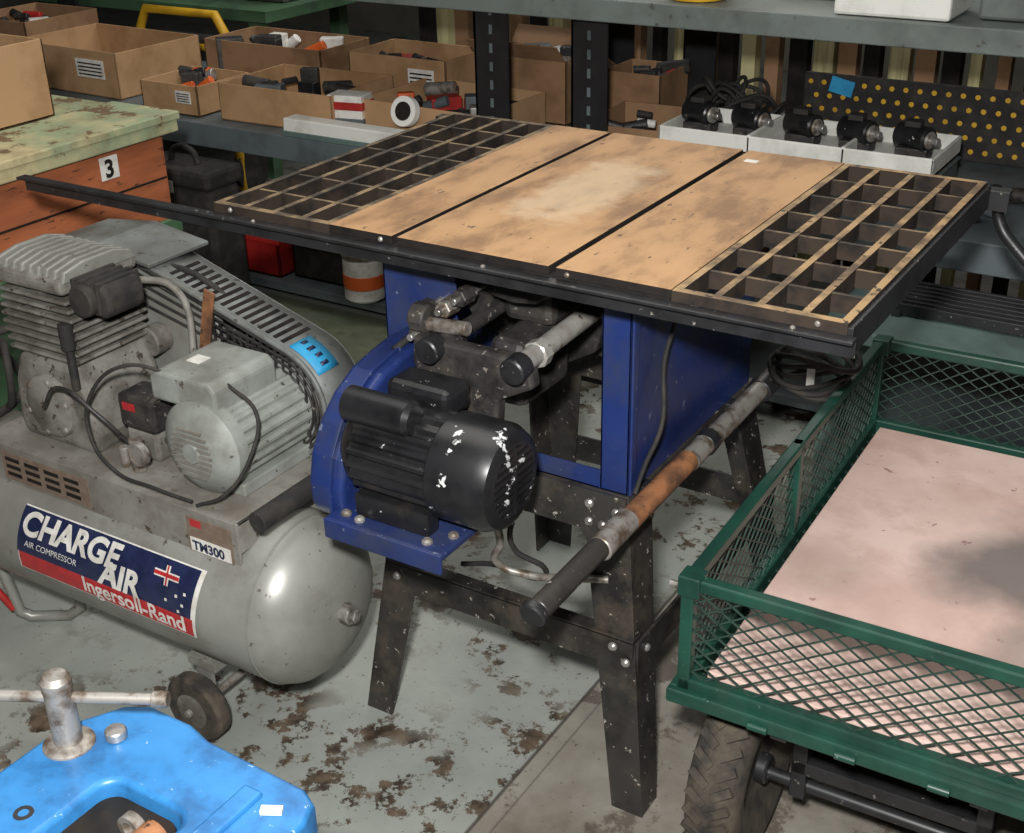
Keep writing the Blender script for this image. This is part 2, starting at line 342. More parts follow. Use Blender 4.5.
box(S,"motor_switch_box",mx0+.02,mx0+.14,my+.02,my+.09,mz+.055,mz+.105,BLKM,bevel=.012)
box(S,"motor_foot_rail",mx0+.02,mx0+.16,my-.075,my-.045,.59,mz-.055,BLKM)
box(S,"motor_foot_rail_b",mx0+.02,mx0+.16,my+.045,my+.075,.59,mz-.055,BLKM)
box(S,"motor_mount_plate",.385,.61,-.225,.02,.578,.59,BLUE,bevel=.003)
box(S,"motor_mount_lip",.385,.61,-.229,-.222,.555,.59,BLUE,bevel=.003)
bolts(S,"motor_mount_bolts",[(.44,-.205,.59),(.57,-.205,.59),(.595,-.17,.59),(.41,-.2,.59)],.009,STEELR,(0,0,1))
prof=[(.10,.79),(.04,.792),(-.01,.785),(-.06,.775),(-.11,.75),(-.15,.715),(-.178,.67),(-.19,.62),(-.188,.58),(-.17,.555),(-.14,.545),(-.08,.545),(.0,.57),(.10,.60)]
prism(S,"belt_guard",prof,'x',.325,.395,BLUE,bevel=.010,seg=4)
prism(S,"belt_guard_flange",[(y-(.008 if y<.09 else 0),z+(.006 if z>.6 else -.006)) for y,z in prof],'x',.372,.378,BLUE,bevel=.001)
# arbor / trunnion inside
lathe(S,"trunnion_disc",(.46,.30,.83),(0,-1,0),[(0,.07),(.004,.075),(.03,.075),(.034,.066),(.034,.03),(.05,.028),(.05,0)],DARKM,seg=40)
lathe(S,"arbor_pulley",(.44,.16,.86),(1,0,0),[(0,.03),(.006,.05),(.016,.034),(.026,.05),(.03,.03)],DARKM)
prism(S,"trunnion_bracket",[(.40,.93),(.66,.93),(.65,.84),(.60,.79),(.57,.70),(.50,.66),(.45,.70),(.42,.80)],'y',.33,.36,DARKM,bevel=.006)
prism(S,"motor_bracket_arm",[(.42,.83),(.60,.83),(.64,.815),(.645,.785),(.58,.75),(.57,.62),(.45,.60),(.44,.74),(.415,.78)],'y',-.012,.016,DARKM,bevel=.006)
prism(S,"trunnion_front",[(.44,.935),(.62,.935),(.61,.89),(.57,.865),(.53,.86),(.49,.865),(.45,.89)],'y',.12,.15,DARKM,bevel=.006)
cyl(S,"mount_rod_right",(.62,-.005,.820),(.625,.42,.838),.0175,ROD)
cyl(S,"mount_rod_left",(.46,-.005,.815),(.46,.34,.825),.014,DARKM)
for nm,x in (("rod_collar_right",.62),("rod_collar_left",.46)):
    cyl(S,nm,(x,-.035,.817),(x,.0,.819),.022,BLK); cyl(S,nm+"_bolt",(x,.035,.819),(x,.06,.820),.023,ROD if x>.5 else DARKM,seg=8)
for k,(x,y,z) in enumerate(((.40,.05,.85),(.45,.05,.865),(.40,.04,.815),(.475,.06,.885))):
    cyl(S,"linkage_nut_%d"%k,(x,y-.02,z),(x,y+.02,z),.015,STEELR if k==1 else DARKM,seg=6); cyl(S,"linkage_stud_%d"%k,(x,y-.035,z),(x,y+.07,z),.006,STEEL)
cyl(S,"pivot_pin",(.41,.03,.835),(.50,.03,.842),.012,STEELR); cyl(S,"pivot_knob",(.395,.03,.845),(.425,.03,.845),.026,DARKM,seg=10)
box(S,"arbor_casting",.47,.57,.18,.30,.80,.90,DARKM,bevel=.015)
box(S,"arbor_casting_lower",.49,.56,.10,.26,.68,.80,DARKM,bevel=.015)
tube(S,"saw_belt",[(.37,.0,.79),(.40,.1,.83),(.44,.18,.905)],.006,RUB)
px,pz=.803,.585
for i,(a,b_,rr,mm) in enumerate([(-.285,-.27,.021,BLK),(-.27,-.085,.018,BLKLEG),(-.085,.01,.0205,STEELR),(.01,.235,.019,WOOD),(.235,.30,.019,STEELR),(.30,.33,.021,BLK),(.33,.55,.018,STEELR),(.55,.62,.023,BLK)]):
    cyl(S,"side_pipe_%d"%(i+1),(px,a,pz),(px,b_,pz+.004),rr,mm)
boxes(S,"pipe_brackets",[(.755,.80,.14,.17,.56,.572),(.755,.80,.50,.53,.56,.572)],BLK,bevel=.002)
tube(S,"switch_cable",[(.775,.16,.94),(.785,.20,.88),(.772,.19,.78),(.79,.15,.69),(.775,.12,.62),(.77,.10,.58)],.004,RUB)
cc=Vector((.865,.63,.61))
for k in range(6):
    rr=.058+.005*(k%3); pts=[(cc.x+rr*1.15*math.cos(a)+.004*k,cc.y+rr*.9*math.sin(a),cc.z+.012*k-.02+.012*math.sin(2*a+k)) for a in [i*math.pi/5 for i in range(10)]]
    tube(S,"cable_coil_%d"%(k+1),pts,.0055,RUB,cyclic=True)
box(S,"cable_tag",.885,.900,.57,.575,.61,.65,WHITE,bevel=.001,rz=.3)
tube(S,"air_lead",[(.56,-.02,.57),(.57,.0,.48),(.55,.02,.42),(.60,.04,.40),(.68,.05,.415),(.74,.07,.42)],.007,STEELR)
tube(S,"power_lead",[(.60,.0,.56),(.58,.03,.45),(.62,.06,.41),(.60,.08,.37),(.50,.09,.36),(.42,.10,.33)],.005,RUB)
box(S,"price_tag",.70,.725,.66,.675,TZ,TZ+.001,WHITE,bevel=0)

# ================================================================ AIR COMPRESSOR
A=root("air_compressor",(-.15,-.1,0)); R=.16; TY,TZc=-.10,.30
dome=[(-.0,0),(.004,.045),(.016,.092),(.034,.126),(.058,.150),(.085,R)]
prof=[(t,r_) for t,r_ in dome]+[(1.035-t,r_) for t,r_ in dome[::-1]]
lathe(A,"tank",(-.735,TY,TZc),(1,0,0),prof,CGREY,seg=64)
cyl(A,"tank_weld_seam",(.208,TY,TZc),(.214,TY,TZc),R+.0012,CGREY,seg=64,bev=0)
cyl(A,"tank_end_port",(.292,TY,TZc),(.318,TY,TZc),.02,STEEL,seg=8); cyl(A,"tank_end_plug",(.314,TY,TZc),(.328,TY,TZc),.012,STEEL,seg=6)
def cylpos(x,th,rr): return (x,TY-rr*math.cos(th),TZc+rr*math.sin(th))
def patch(n,x0,x1,t0,t1,rr,mat,skew=0):
    bm=bmesh.new(); n2=14; rows=[]
    for i in range(n2+1):
        t=t0+(t1-t0)*i/n2; sh=skew*(i/n2); rows.append((bm.verts.new(cylpos(x0+sh,t,rr)),bm.verts.new(cylpos(x1+sh,t,rr))))
    for a,b_ in zip(rows,rows[1:]): bm.faces.new([a[0],a[1],b_[1],b_[0]])
    return from_bm(n,bm,mat,A)
patch("tank_label_border",-.385,.085,ra(-13),ra(37),R+.0012,LWH,.02)
patch("tank_label_navy",-.38,.08,ra(2),ra(36),R+.002,NAVY,.014)
patch("tank_label_red",-.38,.08,ra(-12),ra(2),R+.002,LRED,.004)
def curved_text(n,body,size,x,th,mat,shear=.25,bold=.002,wx=1):
    me=text_mesh(body,size,shear,bold)
    for v in me.vertices:
        s,t=v.co.x*wx,v.co.y; v.co=cylpos(x+s,th+t/R,R+.0042)
    me.materials.clear(); reg(n,me,mat,A)
curved_text("label_text_charge","CHARGE",.066,-.365,ra(17),LWH,bold=.0025)
curved_text("label_text_air","AIR",.066,-.15,ra(3.5),LWH,bold=.0025)
curved_text("label_text_small","AIR COMPRESSOR",.018,-.355,ra(8),LWH,bold=0)
curved_text("label_text_maker","Ingersoll-Rand",.046,-.20,ra(-9),LWH,shear=0,bold=.001)
patch("label_flag_red_h",-.01,.05,ra(24.5),ra(27),R+.0042,LRED); patch("label_flag_white_h",-.01,.05,ra(23.5),ra(28),R+.0036,LWH)
patch("label_flag_white_v",.016,.026,ra(19),ra(32),R+.0036,LWH); patch("label_flag_red_v",.019,.023,ra(19),ra(32),R+.0042,LRED)
for k,(x,t) in enumerate(((.02,9),(.045,14),(.06,9),(.05,4),(.065,17))): patch("label_star_%d"%k,x,x+.006,ra(t),ra(t+2),R+.004,LWH)
boxes(A,"mount_deck",[(-.50,.17,-.205,.03,.495,.50),(-.50,.17,-.209,-.204,.405,.50),(-.50,.17,.03,.035,.42,.50),(.165,.17,-.205,.03,.44,.50)],DECKG,bevel=.001)
box(A,"spec_label",-.44,-.20,-.211,-.2092,.425,.485,LBRN,bevel=0)
boxes(A,"spec_label_lines",[(-.43+.055*i,-.39+.055*i,-.2118,-.211,.435+.016*j,.443+.016*j) for i in range(4) for j in range(3)],RIB)
box(A,"model_label",.05,.155,-.211,-.2092,.415,.485,LBRN,bevel=0); box(A,"model_label_lower",.055,.15,-.2118,-.211,.417,.445,LWH,bevel=0)
box(A,"model_label_red",.06,.085,-.2118,-.211,.468,.482,LRED,bevel=0)
me=text_mesh("TM300",.026,0,.001)
for v in me.vertices: v.co=(.06+v.co.x,-.2124,.421+v.co.y)
reg("model_text",me,NAVY,A)
cyl(A,"handle_bar",(.225,-.215,.525),(.225,-.06,.525),.019,RUB); cyl(A,"handle_bar_rod",(.225,-.07,.525),(.225,.04,.525),.012,STEELR)
tube(A,"handle_support",[(.225,.03,.525),(.225,.03,.46),(.17,.02,.42)],.01,CGREY)
for i,y in enumerate((-.25,.03)):
    lathe(A,"wheel_%d"%(i+1),(.03,y,.070),(0,1,0),[(0,.04),(.002,.064),(.008,.070),(.03,.070),(.036,.064),(.038,.04)],RUBD,seg=32)
    lathe(A,"wheel_hub_%d"%(i+1),(.03,y-.004,.070),(0,1,0),[(0,.008),(.0,.014),(.004,.037),(.042,.037),(.045,.01)],CGREY2,seg=24)
cyl(A,"axle",(.03,-.262,.070),(.03,.08,.070),.008,STEELR)
boxes(A,"axle_bracket",[(.010,.05,-.205,-.198,.055,.17),(.010,.05,.008,.015,.055,.17),(-.005,.065,-.21,.02,.145,.165)],CGREY,bevel=.001)
tube(A,"front_foot",[(-.60,-.17,.17),(-.575,-.16,.03),(-.56,-.145,.012),(-.49,-.10,.012),(-.46,-.09,.04),(-.45,-.09,.15)],.012,CGREY,smooth=False)
tube(A,"front_foot_red",[(-.66,-.20,.18),(-.60,-.19,.10),(-.58,-.17,.04)],.008,RED,smooth=False)
ex,ez=.045,.588
lathe(A,"motor_body",(ex,-.13,ez),(0,1,0),[(0,.07),(.004,.086),(.20,.086),(.204,.07)],MGREY,seg=96,star=.05,smooth=False)
lathe(A,"motor_front_cap",(ex,-.175,ez),(0,1,0),[(0,0),(0,.018),(.004,.02),(.004,.045),(.010,.062),(.022,.080),(.03,.088),(.055,.088)],MGREY,seg=48)
bm=bmesh.new()
for k in range(-4,5):
    h=math.sqrt(.055**2-(k*.011)**2)*.85; addbox(bm,ex-h,ex+h,-.1745,-.168,ez+k*.011-.0018,ez+k*.011+.0018)
from_bm("motor_cap_vents",bm,DECKG,A)
lathe(A,"motor_rear_cap",(ex,.06,ez),(0,1,0),[(0,.088),(.03,.088),(.045,.07),(.045,.02),(.07,.018)],MGREY,seg=48)
prism(A,"motor_terminal_box",[(-.07,.655),(.085,.655),(.085,.70),(.07,.712),(-.055,.712),(-.07,.70)],'y',-.14,.02,MGREY,bevel=.006)
box(A,"terminal_label",-.035,-.005,-.08,-.05,.712,.7135,LWH,bevel=0)
box(A,"motor_feet",-.03,.12,-.13,.08,.50,.525,MGREY)
qx,qy=-.33,-.07
prism(A,"pump_crankcase",[(qx-.10,.50),(qx+.10,.50),(qx+.11,.54),(qx+.10,.62),(qx+.075,.68),(qx-.075,.68),(qx-.10,.62),(qx-.11,.54)],'y',qy-.085,qy+.10,CGREY2,bevel=.015,seg=3)
lathe(A,"crankcase_cover",(qx,qy-.10,.585),(0,1,0),[(0,0),(0,.05),(.006,.062),(.02,.066)],CGREY2,seg=32)
bolts(A,"crankcase_bolts",[(qx+.055*math.cos(a),qy-.096,.585+.055*math.sin(a)) for a in [i*math.pi/3+.3 for i in range(6)]],.007,STEELR,(0,-1,0))
cyl(A,"oil_filler",(qx+.085,qy-.09,.64),(qx+.085,qy-.09,.74),.008,RUB); cyl(A,"oil_filler_cap",(qx+.085,qy-.09,.72),(qx+.085,qy-.09,.77),.014,RUB)
bm=bmesh.new()
for k in range(8):
    z=.685+k*.0165; w=.092+.008*math.sin(k*.5); 
    addbox(bm,qx-w,qx+w,qy-.085,qy+.09,z,z+.0075)
from_bm("cylinder_fins",bm,CGREY2,A,bevel=.003)
lathe(A,"cylinder_barrel",(qx,qy,.67),(0,0,1),[(0,.07),(.14,.07)],CGREY2)
box(A,"cylinder_head",qx-.105,qx+.09,qy-.09,qy+.095,.818,.850,CGREY2,bevel=.012,seg=3)
bm=bmesh.new()
for k in range(9):
    x=qx-.095+k*.022; pts=[(qy-.085,.842),(qy-.078,.862),(qy-.03,.872),(qy+.04,.872),(qy+.08,.860),(qy+.09,.842)]
    P=[bm.verts.new((x,a,b_)) for a,b_ in pts]; Q=[bm.verts.new((x+.012,a,b_)) for a,b_ in pts]
    bm.faces.new(P); bm.faces.new(Q[::-1])
    for i in range(6): bm.faces.new([P[i],P[(i+1)%6],Q[(i+1)%6],Q[i]])
from_bm("head_fins",bm,CGREY,A,bevel=.003)
prism(A,"air_filter",[(qx+.09,.790),(qx+.17,.785),(qx+.185,.80),(qx+.185,.83),(qx+.17,.85),(qx+.09,.85)],'y',qy-.07,qy+.02,RUB,bevel=.012,seg=3)
boxes(A,"air_filter_ribs",[(qx+.10+.02*i,qx+.108+.02*i,qy-.075,qy+.025,.795,.853) for i in range(4)],RUB,bevel=.002)
cyl(A,"air_filter_cover",(qx+.135,qy-.09,.82),(qx+.135,qy-.07,.82),.03,RUB)
box(A,"intake_elbow",qx+.07,qx+.105,qy-.04,qy+.02,.80,.84,CGREY2,bevel=.006)
fx,fz=qx+.085,.665
lathe(A,"flywheel_rim",(fx,.06,fz),(0,1,0),[(0,.125),(0,.14),(.012,.14),(.018,.132),(.024,.14),(.036,.14),(.036,.125)],CGREY,seg=48)
bm=bmesh.new()
for k in range(6):
    T=Matrix.Translation((fx,.078,fz))@Matrix.Rotation(k*math.pi/3,4,'Y')@Matrix.Rotation(.5,4,'X'); addbox(bm,.02,.13,-.006,.006,-.02,.02,T=T)
from_bm("flywheel_spokes",bm,CGREY,A,bevel=.002)
cyl(A,"flywheel_hub",(fx,.02,fz),(fx,.11,fz),.03,CGREY2)
cyl(A,"motor_pulley",(ex,.10,ez),(ex,.13,ez),.05,DARKM)
tube(A,"drive_belt",[(fx,.088,fz+.137),(ex,.11,ez+.052),(ex+.052,.115,ez),(ex,.11,ez-.052),(fx,.088,fz-.137),(fx-.137,.088,fz)],.006,RUB,cyclic=True)
def capsule(c1,r1,c2,r2,n=14):
    d=math.hypot(c2[0]-c1[0],c2[1]-c1[1]); base=math.atan2(c2[1]-c1[1],c2[0]-c1[0]); al=math.acos((r1-r2)/d); pts=[]
    for i in range(n+1):
        a=base+al+(2*math.pi-2*al)*i/n; pts.append((c1[0]+r1*math.cos(a),c1[1]+r1*math.sin(a)))
    for i in range(n+1):
        a=base-al+2*al*i/n; pts.append((c2[0]+r2*math.cos(a),c2[1]+r2*math.sin(a)))
    return pts
gc1,gr1,gc2,gr2=(-.34,.655),.180,(.055,.60),.112
cap=capsule(gc1,gr1,gc2,gr2)
GUARD=M("guard_dusty_grey",(114,118,116),(90,92,89),8,.4,.62,rough=.55,metal=.1,c3=(60,56,50),s3=50,t3=.64,dirt=(74,70,62),ds=6,dt=.47,da=.7)
band(A,"guard_rim",cap,'y',.05,.155,.003,GUARD,closed=True)
prism(A,"guard_back",cap,'y',.155,.159,GUARD,bevel=0)
for k,s in enumerate((1,.93,.84,.74,.62,.5)):
    tube(A,"guard_ring_%d"%(k+1),[(x,.048,z) for x,z in capsule(gc1,gr1*s,gc2,gr2*s,18)],.0026 if k else .005,DARKM if k else GUARD,smooth=False,cyclic=True)
bm=bmesh.new()
for k in range(34):
    t=k/33; x=gc2[0]-.16+.27*t; top=gc2[1]+math.sqrt(max(0,gr2**2-max(0,x-gc2[0])**2))+max(0,gc2[0]-x)*.16
    bot=gc2[1]-math.sqrt(max(0,gr2**2-max(0,x-gc2[0])**2))-max(0,gc2[0]-x)*.16
    if k%2==0: addbox(bm,x-.0016,x+.0016,.046,.050,bot,top)
from_bm("guard_wires",bm,DARKM,A)
prism(A,"guard_top_shield",[(-.56,.775),(-.50,.828),(-.36,.845),(-.22,.825),(-.22,.817),(-.36,.837),(-.50,.820),(-.555,.767)],'y',.03,.19,GUARD,bevel=.002)
ptop0=Vector((cap[0][0],cap[0][1])); ptop1=Vector((cap[-1][0],cap[-1][1])); dtop=(ptop1-ptop0).normalized(); ntop=Vector((-dtop.y,dtop.x))
if ntop.y<0: ntop=-ntop
bm=bmesh.new(); ang=-math.atan2(dtop.y,dtop.x); Lt=(ptop1-ptop0).length
for i in range(16):
    s=.09+i*.0185
    if s>Lt-.02: break
    c=ptop0+dtop*s+ntop*.002; T=Matrix.Translation((c.x,.1,c.y))@Matrix.Rotation(ang,4,'Y'); addbox(bm,-.004,.004,-.038,.038,-.001,.001,T=T)
from_bm("guard_rim_slots",bm,RIB,A)
box(A,"guard_strap",-.115,-.09,.035,.04,.60,.80,WOOD,bevel=.001,ry=.25)
band(A,"lot_tape",[(gc2[0]+.1155*math.cos(a),gc2[1]+.1155*math.sin(a)) for a in [ra(36+5*i) for i in range(9)]],'y',.060,.118,.0015,CYAN)
for k in range(4):
    a0=42+9*k; band(A,"lot_tape_mark_%d"%k,[(gc2[0]+.1168*math.cos(a),gc2[1]+.1168*math.sin(a)) for a in (ra(a0),ra(a0+2),ra(a0+4))],'y',.080+.004*(k%2),.100,.0006,NAVY)
tube(A,"motor_cable",[(-.02,-.12,.70),(-.10,-.16,.72),(-.17,-.19,.66),(-.18,-.2,.58),(-.12,-.21,.53),(-.02,-.21,.52),(.06,-.2,.51)],.0035,RUB)
tube(A,"motor_cable_2",[(.08,-.10,.70),(.14,-.10,.66),(.15,-.13,.60),(.12,-.18,.53),(.07,-.2,.505)],.0035,RUB)
tube(A,"copper_line",[(qx+.10,qy+.06,.81),(-.16,.03,.79),(-.12,.02,.70),(-.13,-.02,.56),(-.13,-.05,.50)],.007,CGREY2)
tube(A,"unload_line",[(qx+.02,qy-.12,.60),(-.24,-.2,.66),(-.16,-.19,.62),(-.13,-.16,.56)],.004,DARKM)
cyl(A,"check_valve",(-.12,-.15,.50),(-.12,-.15,.565),.014,STEELR,seg=8); cyl(A,"relief_valve",(-.155,-.15,.50),(-.155,-.15,.54),.010,STEELR)
box(A,"pressure_switch",-.19,-.10,-.12,-.05,.56,.63,DARKM,bevel=.008)
box(A,"pressure_switch_body",-.185,-.105,-.115,-.055,.50,.56,CGREY2,bevel=.008)
box(A,"switch_label",-.175,-.145,-.122,-.12,.60,.615,LRED,bevel=0)
lathe(A,"pressure_gauge",(-.085,-.17,.555),(0,-1,0),[(0,.022),(.014,.022),(.014,.018),(.011,.018),(.011,0)],STEELR)
tube(A,"air_hose",[(-.62,.05,.42),(-.55,-.15,.47),(-.62,-.24,.50),(-.70,-.1,.56),(-.64,.05,.60),(-.56,-.05,.52),(-.52,-.2,.505)],.009,RUB)
tube(A,"air_hose_2",[(-.70,.1,.40),(-.60,-.05,.60),(-.52,-.1,.64),(-.50,-.12,.55),(-.55,-.1,.50)],.008,RUB)

# ================================================================ GARDEN CART
K=root("garden_cart",(.95,-.11,0))
kx0,kx1,ky0,ky1,kz0,kz1=.95,1.56,-.11,.89,.40,.60
def frame(n,z0,z1,t,mat): boxes(K,n,[(kx0,kx1,ky0,ky0+t,z0,z1),(kx0,kx1,ky1-t,ky1,z0,z1),(kx0,kx0+t,ky0,ky1,z0,z1),(kx1-t,kx1,ky0,ky1,z0,z1)],mat,bevel=.003)
frame("rim_top",kz1-.020,kz1,.020,GREEN); frame("rim_bottom",kz0-.012,kz0+.022,.022,GREEN)
boxes(K,"rim_bottom_lip",[(kx0-.012,kx1+.012,ky0-.012,ky0+.002,kz0-.02,kz0+.004),(kx0-.012,kx0+.002,ky0,ky1,kz0-.02,kz0+.004)],GREEN,bevel=.003)
posts=[(kx0,ky0),(kx1-.022,ky0),(kx0,ky1-.022),(kx1-.022,ky1-.022),(kx0,.36),(kx1-.022,.36)]
boxes(K,"posts",[(x,x+.020,y,y+.020,kz0,kz1) for x,y in posts],GREEN,bevel=.002)
boxes(K,"corner_cap",[(kx0-.004,kx0+.03,ky0-.004,ky0+.03,kz1-.03,kz1+.003),(kx0-.004,kx0+.03,ky1-.03,ky1+.004,kz1-.03,kz1+.003)],GREEN,bevel=.002)
hh=kz1-kz0-.03
for n_,o_,U_,l_ in (("mesh_near",(kx0,ky0+.01,kz0+.02),(1,0,0),kx1-kx0),("mesh_far",(kx0,ky1-.01,kz0+.02),(1,0,0),kx1-kx0),("mesh_left",(kx0+.01,ky0,kz0+.02),(0,1,0),ky1-ky0),("mesh_right",(kx1-.01,ky0,kz0+.02),(0,1,0),ky1-ky0)):
    diamonds(K,n_,o_,U_,(0,0,1),l_,hh,.038,.0245,.0023,MESHG)
diamonds(K,"mesh_deck",(kx0,ky0,kz0),(1,0,0),(0,1,0),kx1-kx0,ky1-ky0,.05,.036,.0035,MESHG)
BOARD=M("pink_board",(214,188,178),(192,162,152),4,.4,.65,rough=.6,c3=(158,122,116),s3=26,t3=.66,dirt=(182,148,138),ds=7,dt=.5,da=.6)
box(K,"deck_board",.985,1.52,-.075,.845,kz0+.008,kz0+.02,BOARD,bevel=.002)
N,L=tree(BOARD); bs=N["Principled BSDF"]; src=bs.inputs["Base Color"].links[0].from_socket
tc=N.new("ShaderNodeTexCoord"); ns=N.new("ShaderNodeTexNoise"); ns.inputs["Scale"].default_value=5; ns.inputs["Detail"].default_value=6
L.new(tc.outputs["Object"],ns.inputs["Vector"])
def stain(x_,y_,rad,amt,src,col):
    mp=N.new("ShaderNodeMapping"); mp.inputs["Location"].default_value=(-x_,-y_,-.4); L.new(tc.outputs["Object"],mp.inputs[0])
    vl=N.new("ShaderNodeVectorMath"); vl.operation='LENGTH'; L.new(mp.outputs[0],vl.inputs[0])
    a=N.new("ShaderNodeMath"); a.operation='MULTIPLY_ADD'; L.new(ns.outputs["Fac"],a.inputs[0]); a.inputs[1].default_value=rad*1.6; L.new(vl.outputs["Value"],a.inputs[2])
    rg=N.new("ShaderNodeMapRange"); rg.inputs[1].default_value=rad*1.25; rg.inputs[2].default_value=rad*1.9; rg.inputs[3].default_value=amt; rg.inputs[4].default_value=0; L.new(a.outputs[0],rg.inputs[0])
    m_=N.new("ShaderNodeMixRGB"); m_.inputs[2].default_value=srgb(*col); L.new(rg.outputs[0],m_.inputs[0]); L.new(src,m_.inputs[1]); return m_.outputs[0]
src=stain(1.36,.42,.20,.85,src,(96,92,88)); src=stain(1.42,.20,.13,.6,src,(120,110,104)); src=stain(1.05,.30,.10,.35,src,(150,140,126))
L.new(src,bs.inputs["Base Color"])
def tire(n,x,y,R_,w):
    p=[]; 
    for i in range(13):
        a=math.pi*i/12; p.append((w/2-w/2*math.cos(a),R_-.045+.045*math.sin(a)**.6))
    prof=[(w*.2,.07)]+p+[(w*.8,.07)]
    lathe(K,n,(x-w/2,y,R_),(1,0,0),prof,RUBD,seg=48)
    bm=bmesh.new()
    for k in range(34):
        for s in (-1,1):
            T=Matrix.Translation((x,y,R_))@Matrix.Rotation(k*2*math.pi/34+(.09 if s>0 else 0),4,'X')@Matrix.Translation((s*w*.22,0,R_-.001))@Matrix.Rotation(s*.6,4,'Z')
            addbox(bm,-w*.2,w*.2,-.007,.007,-.006,.0045,T=T)
    from_bm(n+"_lugs",bm,RUBD,K,bevel=.001)
    lathe(K,n+"_rim",(x-w*.3,y,R_),(1,0,0),[(0,.03),(0,.085),(.006,.09),(.012,.075),(w*.6-.012,.075),(w*.6-.006,.09),(w*.6,.085),(w*.6,.03)],STEELR,seg=32)
    cyl(K,n+"_hub",(x-w*.5,y,R_),(x+w*.5,y,R_),.025,BLK)
for i,(x,y) in enumerate(((1.015,.04),(1.50,.04),(1.015,.74),(1.50,.74))): tire("tire_%d"%(i+1),x,y,.170,.09)
for i,y in enumerate((.04,.74)):
    cyl(K,"axle_%d"%(i+1),(1.0,y,.165),(1.51,y,.165),.011,BLK)
    boxes(K,"axle_frame_%d"%(i+1),[(1.10,1.41,y-.02,y+.02,.20,.225),(1.10,1.125,y-.02,y+.02,.15,.39),(1.385,1.41,y-.02,y+.02,.15,.39)],BLK,bevel=.002)
boxes(K,"chassis",[(1.10,1.125,ky0,ky1,.365,.39),(1.385,1.41,ky0,ky1,.365,.39)],BLK,bevel=.002)
cyl(K,"latch_pin",(kx0-.025,ky0+.02,.57),(kx0+.0,ky0+.02,.57),.006,STEEL)
for k in range(4): cyl(K,"hinge_hook_%d"%k,(kx0+.12+.13*k,ky0-.014,kz0-.012),(kx0+.15+.13*k,ky0-.014,kz0-.012),.006,GREEN)
K.rotation_euler=(0,0,ra(1.5))

# ================================================================ BLUE VISE
V=root("bench_vise",(.70,-.96,0))
def rrect(x0,x1,y0,y1,r_,n=6):
    P=[]
    for cx,cy,a0 in ((x1-r_,y1-r_,0),(x0+r_,y1-r_,90),(x0+r_,y0+r_,180),(x1-r_,y0+r_,270)):
        for i in range(n+1): a=ra(a0+90*i/n); P.append((cx+r_*math.cos(a),cy+r_*math.sin(a)))
    return P
def plate_hole(n,outer,holes,z0,z1,mat,bev):
    cu=bpy.data.curves.new(n,'CURVE'); cu.dimensions='2D'; cu.fill_mode='BOTH'; cu.extrude=(z1-z0)/2-bev; cu.bevel_depth=bev; cu.bevel_resolution=3; cu.offset=-bev
    for pl in [outer]+holes:
        s=cu.splines.new('POLY'); s.points.add(len(pl)-1); s.use_cyclic_u=True
        for q,c in zip(s.points,pl): q.co=(c[0],c[1],0,1)
    o=bpy.data.objects.new(n,cu); COL.objects.link(o); o.location=(0,0,(z0+z1)/2); bpy.context.view_layer.update()
    me=bpy.data.meshes.new_from_object(o.evaluated_get(bpy.context.evaluated_depsgraph_get())); bpy.data.objects.remove(o)
    me.transform(Matrix.Translation((0,0,(z0+z1)/2))); me.materials.clear()
    return reg(n,me,mat,V,smooth=True)
outer=[(.540,-1.14),(.872,-1.14),(.872,-.84),(.862,-.812),(.84,-.80),(.70,-.795),(.665,-.785),(.60,-.785),(.575,-.80),(.54,-.86)]
hole=rrect(.650,.765,-1.10,-.89,.022)
plate_hole("body_top",outer,[hole],.60,.70,VBLUE,.007)
bm=bmesh.new(); hl=rrect(.655,.760,-1.095,-.896,.022)
Ar=[bm.verts.new((x,y,.685)) for x,y in hl]; Br=[bm.verts.new((x,y,.515)) for x,y in hl]
for i in range(len(hl)): bm.faces.new([Ar[i],Ar[(i+1)%len(hl)],Br[(i+1)%len(hl)],Br[i]])
from_bm("recess_shade",bm,VDARK,V,smooth=True)  # added dark sheet, puts the shade inside the recess into its colour
boxes(V,"jaw_ridge",[(.785,.81,-1.12,-.83,.695,.706)],VBLUE,bevel=.004)
box(V,"body_base",.56,.86,-1.12,-.815,.30,.50,VBLUE,bevel=.01)
boxes(V,"body_walls",[(.56,.64,-1.12,-.815,.50,.605),(.775,.86,-1.12,-.815,.50,.605),(.64,.775,-.885,-.815,.50,.605)],VBLUE,bevel=0)
box(V,"recess_floor",.61,.80,-1.11,-.86,.50,.515,VDARK,bevel=0)
cyl(V,"lead_screw",(.715,-1.10,.655),(.715,-.893,.655),.018,WOOD)
lathe(V,"guide_bush",(.685,-.896,.655),(0,-1,0),[(0,.016),(.012,.016),(.012,.009),(.004,.008),(.004,0)],STEELR)
lathe(V,"oil_hole_ring",(.615,-.975,.697),(0,0,1),[(0,.012),(.004,.010),(.004,.006),(.001,.005),(.001,0)],VDARK)
lathe(V,"clamp_boss",(.572,-.878,.69),(0,0,1),[(0,.03),(.012,.028),(.016,.022)],STEELR)
cyl(V,"clamp_screw",(.572,-.878,.70),(.572,-.878,.785),.0155,STEELR); 
lathe(V,"clamp_screw_top",(.572,-.878,.775),(0,0,1),[(0,.0165),(.012,.0165),(.018,.012),(.018,0)],STEELR)
cyl(V,"clamp_handle",(.48,-.925,.762),(.668,-.824,.762),.0065,STEELR); cyl(V,"handle_end",(.66,-.828,.762),(.675,-.820,.762),.009,STEELR)
cyl(V,"lock_nut",(.61,-.845,.70),(.61,-.845,.712),.012,STEEL,seg=12)
box(V,"price_tag",.822,.845,-.850,-.840,.70,.706,WHITE,bevel=.001,rz=.5)
